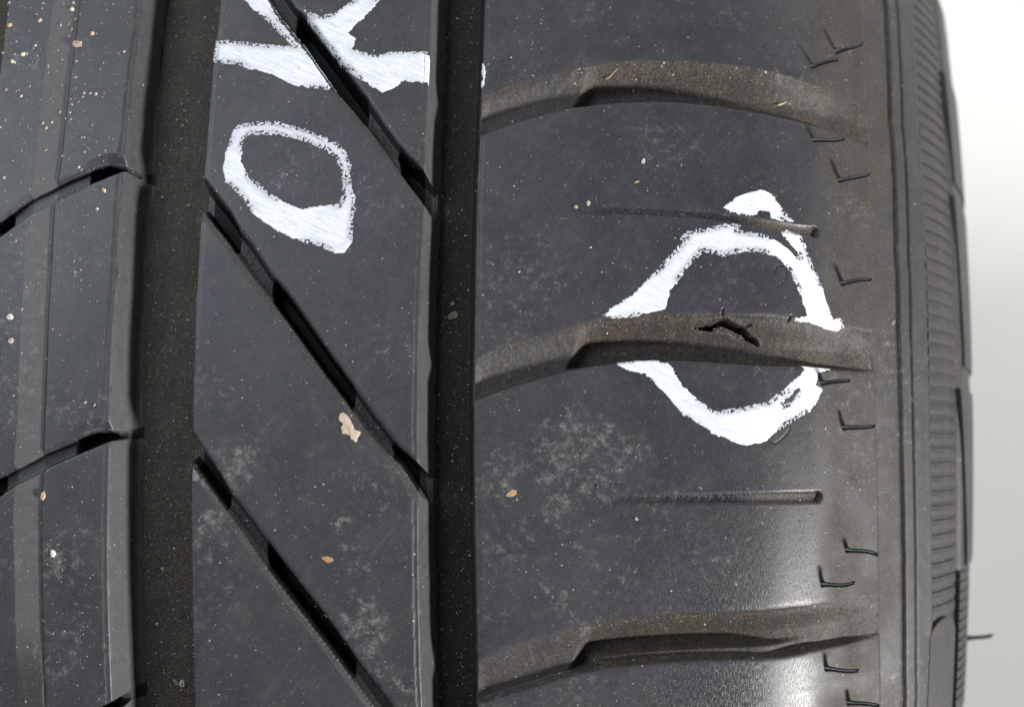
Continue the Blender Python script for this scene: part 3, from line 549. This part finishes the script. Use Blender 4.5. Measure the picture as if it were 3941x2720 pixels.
def spew(u, v, a, b, c, bend=0.0):
    tu, tv, n = frame(u, v); p0 = pos(u, v, -.25)/MM
    P = []
    for t in np.linspace(0, 1, 9):
        q = t*t*(1-t)*2.2
        P.append(p0+tu*(a*t**1.15)+tv*(b*t+bend*q)+n*((c+.25)*t))
    rad = [.74, .56, .49, .47, .46, .45, .44, .43, .40]
    me = tube(np.array(P)*MM, np.array(rad)*MM); me.name = 'vent_spew'
    return new_obj('vent_spew', me, tyre, m=SPEWM)
for i, s in enumerate(SPEW): spew(*s, bend=(-.9, .6, -.8, -.5, .9, .2, -.4, 1.1, -1.3, -.9, .7)[i])
spew(127.9, -29.5, 1.2, .9, 5.6, -.5)

# ------------------------------------------------------------------ white paint: thin ragged layers following the tread
def paint(name, polys, holes, label, seed, wall=0.45, shrink=0.0):
    allp = np.array([p for q in polys for p in q]); lo = allp.min(0)-.8; hi = allp.max(0)+.8
    A, B = np.meshgrid(np.arange(lo[0], hi[0], .115), np.arange(lo[1], hi[1], .115))
    Dp = relief(A, B, False)[0]
    sd = np.full(A.shape, -9.)
    for q in polys: sd = np.maximum(sd, poly_sd(A, B, q))
    for q in holes: sd = np.minimum(sd, -poly_sd(A, B, q))
    sd = sd-shrink; raw = sd.copy()
    rough = .35+.9*ss(vn(A, B, .22, seed+4), .45, .75)          # crisp in places, crumbly in others
    sd = sd+.34*(vn(A, B, .8, seed)-.5)+rough*(.34*(vn(A, B, 2.2, seed+1)-.5)+.34*(vn(A, B, 5.0, seed+2)-.5))
    dry = ss(vn(A, B, .16, seed+3), .38, .62)                      # places where the brush ran dry
    sd = sd-dry*1.1*ss(vn(A, B, 3.2, seed+2), .56, .72)*(1-ss(raw, .5, 1.7))
    sd = np.minimum(sd, (wall-Dp)*1.2)
    off = np.clip(sd*.30, -.08, .07)+np.where(sd > .2, .03*(vn(A, B, 1.2, seed+1)-.5), 0)
    keep = np.maximum.reduce([off[:-1,:-1], off[1:,:-1], off[:-1,1:], off[1:,1:]]) > -.05
    q = grid_quads(*A.shape)[keep]; idx, invq = np.unique(q, return_inverse=True)
    co = pos(A, B, off-Dp).reshape(-1, 3); thin = dry*(1-ss(raw, .5, 1.9))
    me = make_mesh(name, co[idx], invq.reshape(-1, 4), {'mm': np.stack([A, B, 0*A], -1).reshape(-1, 3)[idx], 'thin': thin.ravel()[idx]})
    return new_obj(name, me, tyre, label, m=PAINT)
paint('painted_letter', [PG['o_out']], [PG['o_in']], 'hand painted white letter O on the centre rib', 1)
paint('painted_letter', [PG['k_left'], PG['k_right']], [], 'hand painted white letter K cut by the top slanted groove', 2)
paint('painted_arc', [PG['cap']], [], 'small white painted cap at the top of the broken ring', 3, wall=.75)
paint('painted_arc', [PG['arc_up']], [], 'upper white painted arch of the broken ring above the tear', 4, wall=.75)
paint('painted_arc', [PG['arc_lo']], [PG['streak']], 'lower white painted bow of the broken ring below the tear', 3, wall=.75)
paint('paint_smear', [PG['g_edge']], [], 'small white smear on the upper edge of the shoulder block', 5, wall=.75, shrink=.2)

# ------------------------------------------------------------------ loose dirt lying on the tyre
def depth_at(u, v): return float(relief(np.array([[u]]), np.array([[v]]), False)[0][0, 0])
def world_pt(u, v, h): return pos(u, v, h)+BASE*MM
def flake(name, outline, thick, col, label, cat, seed, lump=.4):
    """a thin lumpy chip: outline in (u,v) mm"""
    p = np.array(outline); c = p.mean(0); d = depth_at(*c); r = random.Random(seed)
    n = len(p)*3; ring = [p[(i//3) % len(p)]*(1-(i % 3)/3)+p[(i//3+1) % len(p)]*((i % 3)/3) for i in range(n)]
    rows = [(1.0, -.05), (1.0, thick*.45), (.86, thick*.9), (.5, thick), (.15, thick*1.05)]
    co = []
    for f, h in rows:
        for q in ring:
            k = f*(1+r.uniform(-.08, .08)); x = c+(q-c)*k
            co.append(pos(x[0], x[1], h-d+(r.uniform(-lump, lump)*thick*.5 if h > 0 else 0)))
    co.append(pos(c[0], c[1], thick*.9-d)); co = np.array(co)+BASE*MM; o3 = co[:n].mean(0)
    fs = [(i*n+j, i*n+(j+1) % n, (i+1)*n+(j+1) % n, (i+1)*n+j) for i in range(len(rows)-1) for j in range(n)]
    fs += [((len(rows)-1)*n+j, (len(rows)-1)*n+(j+1) % n, len(co)-1) for j in range(n)]
    me = bpy.data.meshes.new(name); me.from_pydata([tuple(x) for x in co-o3], [], fs)
    o = new_obj(name, me, None, label, cat, m=simple('dry_'+name, col, .9, .35, 2500, 0.00006)); o.location = o3
    return o
def disc(u, v, a, b, rot, n=9, seed=0):
    r = random.Random(seed); out = []
    for i in range(n):
        q = 2*math.pi*i/n; x, y = a*math.cos(q)*r.uniform(.75, 1.2), b*math.sin(q)*r.uniform(.75, 1.2)
        out.append((u+x*math.cos(rot)-y*math.sin(rot), v+x*math.sin(rot)+y*math.cos(rot)))
    return out
flake('mud_flake', PT['mud'], .28, (.50, .40, .31), 'large tan mud flake beside the middle slanted groove', 'mud', 1)
flake('brown_flake', PT['leaf'], .10, (.36, .20, .13), 'small reddish brown flake on the lower centre block', 'flake', 2)
flake('orange_flake', PT['star'], .12, (.42, .25, .14), 'tiny orange brown flake on the lower shoulder block near the groove', 'flake', 3)
R_ = PT['rest']
for i, nm, a, b, th, col, lab, cat in (
    (0, 'pebble', .62, .85, .55, (.33, .32, .25), 'larger of two grey green pebbles at the foot of the left groove', 'pebble'),
    (1, 'pebble', .35, .85, .45, (.27, .25, .18), 'narrow pebble beside the larger one at the foot of the left groove', 'pebble'),
    (2, 'pebble', .40, .45, .4, (.40, .39, .36), 'pale pebble in the right groove just above a scrap of lint', 'pebble'),
    (3, 'lint_scrap', .75, 1.3, .22, (.19, .17, .12), 'olive lint scrap in the right groove', 'lint'),
    (4, 'clay_grain', .50, .85, .45, (.55, .36, .22), 'orange clay grain at the edge of the grey strip', 'grain'),
    (5, 'white_chip', .50, .75, .3, (.70, .68, .62), 'white chip on the lower left block', 'chip'),
    (8, 'sand_grain', .42, .36, .35, (.62, .49, .27), 'yellow sand grain on the shoulder above the ring, left of a grey one', 'grain'),
    (9, 'dust_chip', .45, .62, .2, (.42, .43, .38), 'pale grey green chip beside the yellow grain on the shoulder', 'chip'),
    (10, 'sand_grain', .36, .40, .3, (.48, .43, .34), 'buff sand grain under the lower short sipe', 'grain'),
    (11, 'clay_grain', .75, 1.1, .4, (.46, .33, .26), 'pinkish clay crumb at the dark line in the upper left block', 'grain'),
    (12, 'sand_grain', .38, .52, .4, (.66, .60, .44), 'cream grain in the upper left block, lower and longer one', 'grain'),
    (13, 'sand_grain', .46, .48, .4, (.68, .64, .52), 'cream grain on the grey strip near the top edge', 'grain'),
    (14, 'sand_grain', .46, .44, .4, (.58, .46, .30), 'tan crumb right of the dark line near the top', 'grain'),
    (15, 'clay_grain', .44, .46, .4, (.52, .40, .22), 'ochre grain close to the top left edge', 'grain'),
    (16, 'sand_grain', .48, .36, .4, (.62, .56, .40), 'flat cream grain near the left edge of the picture', 'grain'),
    (17, 'clay_grain', .30, .46, .4, (.50, .40, .34), 'small pinkish grain between the cream grains at top left', 'grain'),
    (19, 'sand_grain', .40, .52, .4, (.62, .50, .32), 'tan grain just under the upper curved groove', 'grain'),
    (20, 'white_chip', .60, .70, .3, (.62, .58, .53), 'pale chip near the left edge of the middle left block', 'chip'),
    (21, 'clay_grain', .62, .66, .3, (.50, .38, .32), 'pinkish crumb under the pale chip at the left edge', 'grain'),
    (22, 'dust_chip', .35, .62, .2, (.55, .52, .44), 'cream sliver high on the shoulder above the ring', 'chip'),
    (23, 'clay_grain', .62, .25, .2, (.40, .30, .20), 'flat ochre crumb on the shoulder under the cream sliver', 'grain'),
    (26, 'dust_chip', .40, .75, .35, (.30, .28, .24), 'pale crumb stuck in the seam beside the ridge', 'chip')):
    flake(nm, disc(R_[i][0], R_[i][1], a, b, i*.7, 9, i), th, col, lab, cat, 10+i)
def splinter(u, v, du, dv, r, col, name, label, cat, curl=0.0):
    d = depth_at(u, v); p = [world_pt(u+du*t, v+dv*t+curl*math.sin(t*3.1), r*.9-min(d, depth_at(u+du*t, v+dv*t))+.05) for t in np.linspace(-.5, .5, 7)]
    o3 = np.mean(p, axis=0); me = tube(np.array(p)-o3, np.array([.4, .8, 1, 1, .9, .8, .4])*r*MM, 6); me.name = name
    o = new_obj(name, me, None, label, cat, m=simple('dry_'+name, col, .85, .2)); o.location = o3
splinter(R_[6][0], R_[6][1], 2.0, .95, .17, (.62, .52, .33), 'straw_splinter', 'pale straw splinter lying in the top cross groove', 'straw')
splinter(R_[7][0]+.7, R_[7][1]+.5, 2.6, 1.8, .13, (.36, .30, .18), 'dry_stalk', 'dry bent stalk at the step of the top cross groove', 'straw', .3)

def grit():
    r = np.random.default_rng(21); n = 4600
    u = r.uniform(-108, 74, n); v = r.uniform(-40, 128, n)
    left = r.random(n) < .30; u[left] = r.uniform(-108, -76, left.sum())
    gr = r.random(n) < .20; k = r.integers(0, 3, n)
    for j in range(3):
        m = gr & (k == j); uu = r.uniform(12, 66, m.sum()); u[m] = uu
        v[m] = eU('l%d_up' % (j+1), uu)-(.04+.45*r.random(m.sum())**2)*(eU('l%d_up' % (j+1), uu)-eU('l%d_lo' % (j+1), uu))
    ga = r.random(n) < .42; side = r.random(n) < .66            # grit packed on the groove floors
    v[ga] = r.uniform(-40, 122, ga.sum()); u[ga] = np.where(side[ga], eV('shadow_edge1', v[ga])+1.2+r.random(ga.sum())*11.5, eV('shadow_edge2', v[ga])+1.0+r.random(ga.sum())*7.2)
    D = relief(u[None], v[None], False)[0][0]
    size = .055+.075*r.random(n)**2+.20*(r.random(n) < .05)*r.random(n); tl = r.random(n) < .025; u[tl] = r.uniform(-108, -84, tl.sum()); v[tl] = r.uniform(70, 118, tl.sum()); D = np.where(tl, relief(u[None], v[None], False)[0][0], D)
    size = np.where(left, size*1.25, size); size = np.where(tl, .12+.22*r.random(n), size)
    size = np.where(ga, size*1.05, size)
    base = np.array([[1,0,0],[-1,0,0],[0,1,0],[0,-1,0],[0,0,1],[0,0,-1]], float); tri = np.array([[0,2,4],[2,1,4],[1,3,4],[3,0,4],[2,0,5],[1,2,5],[3,1,5],[0,3,5]])
    rot = r.uniform(0, 6.28, n); sx = size*r.uniform(.7, 1.5, n); sy = size*r.uniform(.7, 1.4, n); sz = size*.7
    lx = base[None,:,0]*sx[:,None]; ly = base[None,:,1]*sy[:,None]; lz = base[None,:,2]*sz[:,None]
    c, s = np.cos(rot)[:,None], np.sin(rot)[:,None]
    U = u[:,None]+lx*c-ly*s; V = v[:,None]+lx*s+ly*c; H = (sz*.5-D)[:,None]+lz
    co = pos(U, V, H).reshape(-1, 3)+BASE*MM
    tone = r.random(n); pal = np.array([[.50,.48,.44],[.42,.38,.31],[.30,.29,.28],[.36,.28,.21]]); ci = np.where(ga, np.searchsorted([.06,.5,.62], tone), np.searchsorted([.5,.7,.9], tone))
    col = np.concatenate([pal[ci]*r.uniform(.5, 1.1, (n,1))*np.where(D > 3, .45, 1)[:,None]**0, np.ones((n,1))], 1)
    me = make_mesh('grit', co, (np.arange(n)[:,None,None]*6+tri[None]).reshape(-1, 3), {'tone': np.repeat(col, 6, 0)}, smooth=False)
    m, t, bsdf = mat('grit_grains'); g = NT(t); t.links.new(g.attr('tone', 'Color'), bsdf.inputs['Base Color']); bsdf.inputs['Roughness'].default_value = .9
    o = new_obj('grit', me, None, 'fine pale grit and dust scattered over the tread', 'grit', 'stuff', m=m)
grit()
def lint():
    r = random.Random(5); co, fs = [], []
    for i in range(90):
        z = r.random()
        u, v = (r.uniform(-74, -63), r.uniform(-34, 116)) if z < .4 else (r.uniform(-14, -8), r.uniform(-34, 116)) if z < .6 else (r.uniform(-100, 60), r.uniform(-34, 116))
        a = r.uniform(0, 6.3); L = r.uniform(.5, 1.5); d = depth_at(u, v); k = len(co); w = .035
        if d > .4 and d < 5: continue
        for t in range(5):
            s = t/4-.5; b = a+s*r.uniform(-1.5, 1.5); x, y = u+L*s*math.cos(b), v+L*s*math.sin(b)
            for e in ((-w, 0.01), (0, .09), (w, .01)): co.append(tuple(pos(x-e[0]*math.sin(a), y+e[0]*math.cos(a), e[1]-d)+BASE*MM))
        for t in range(4):
            for e in range(2): fs.append((k+t*3+e, k+t*3+e+1, k+t*3+e+4, k+t*3+e+3))
    me = bpy.data.meshes.new('lint'); me.from_pydata(co, [], fs)
    new_obj('lint', me, None, 'short pale fibres scattered over grooves and blocks', 'lint', 'stuff', m=simple('pale_lint', (.34, .30, .22), .9, .3))
lint()
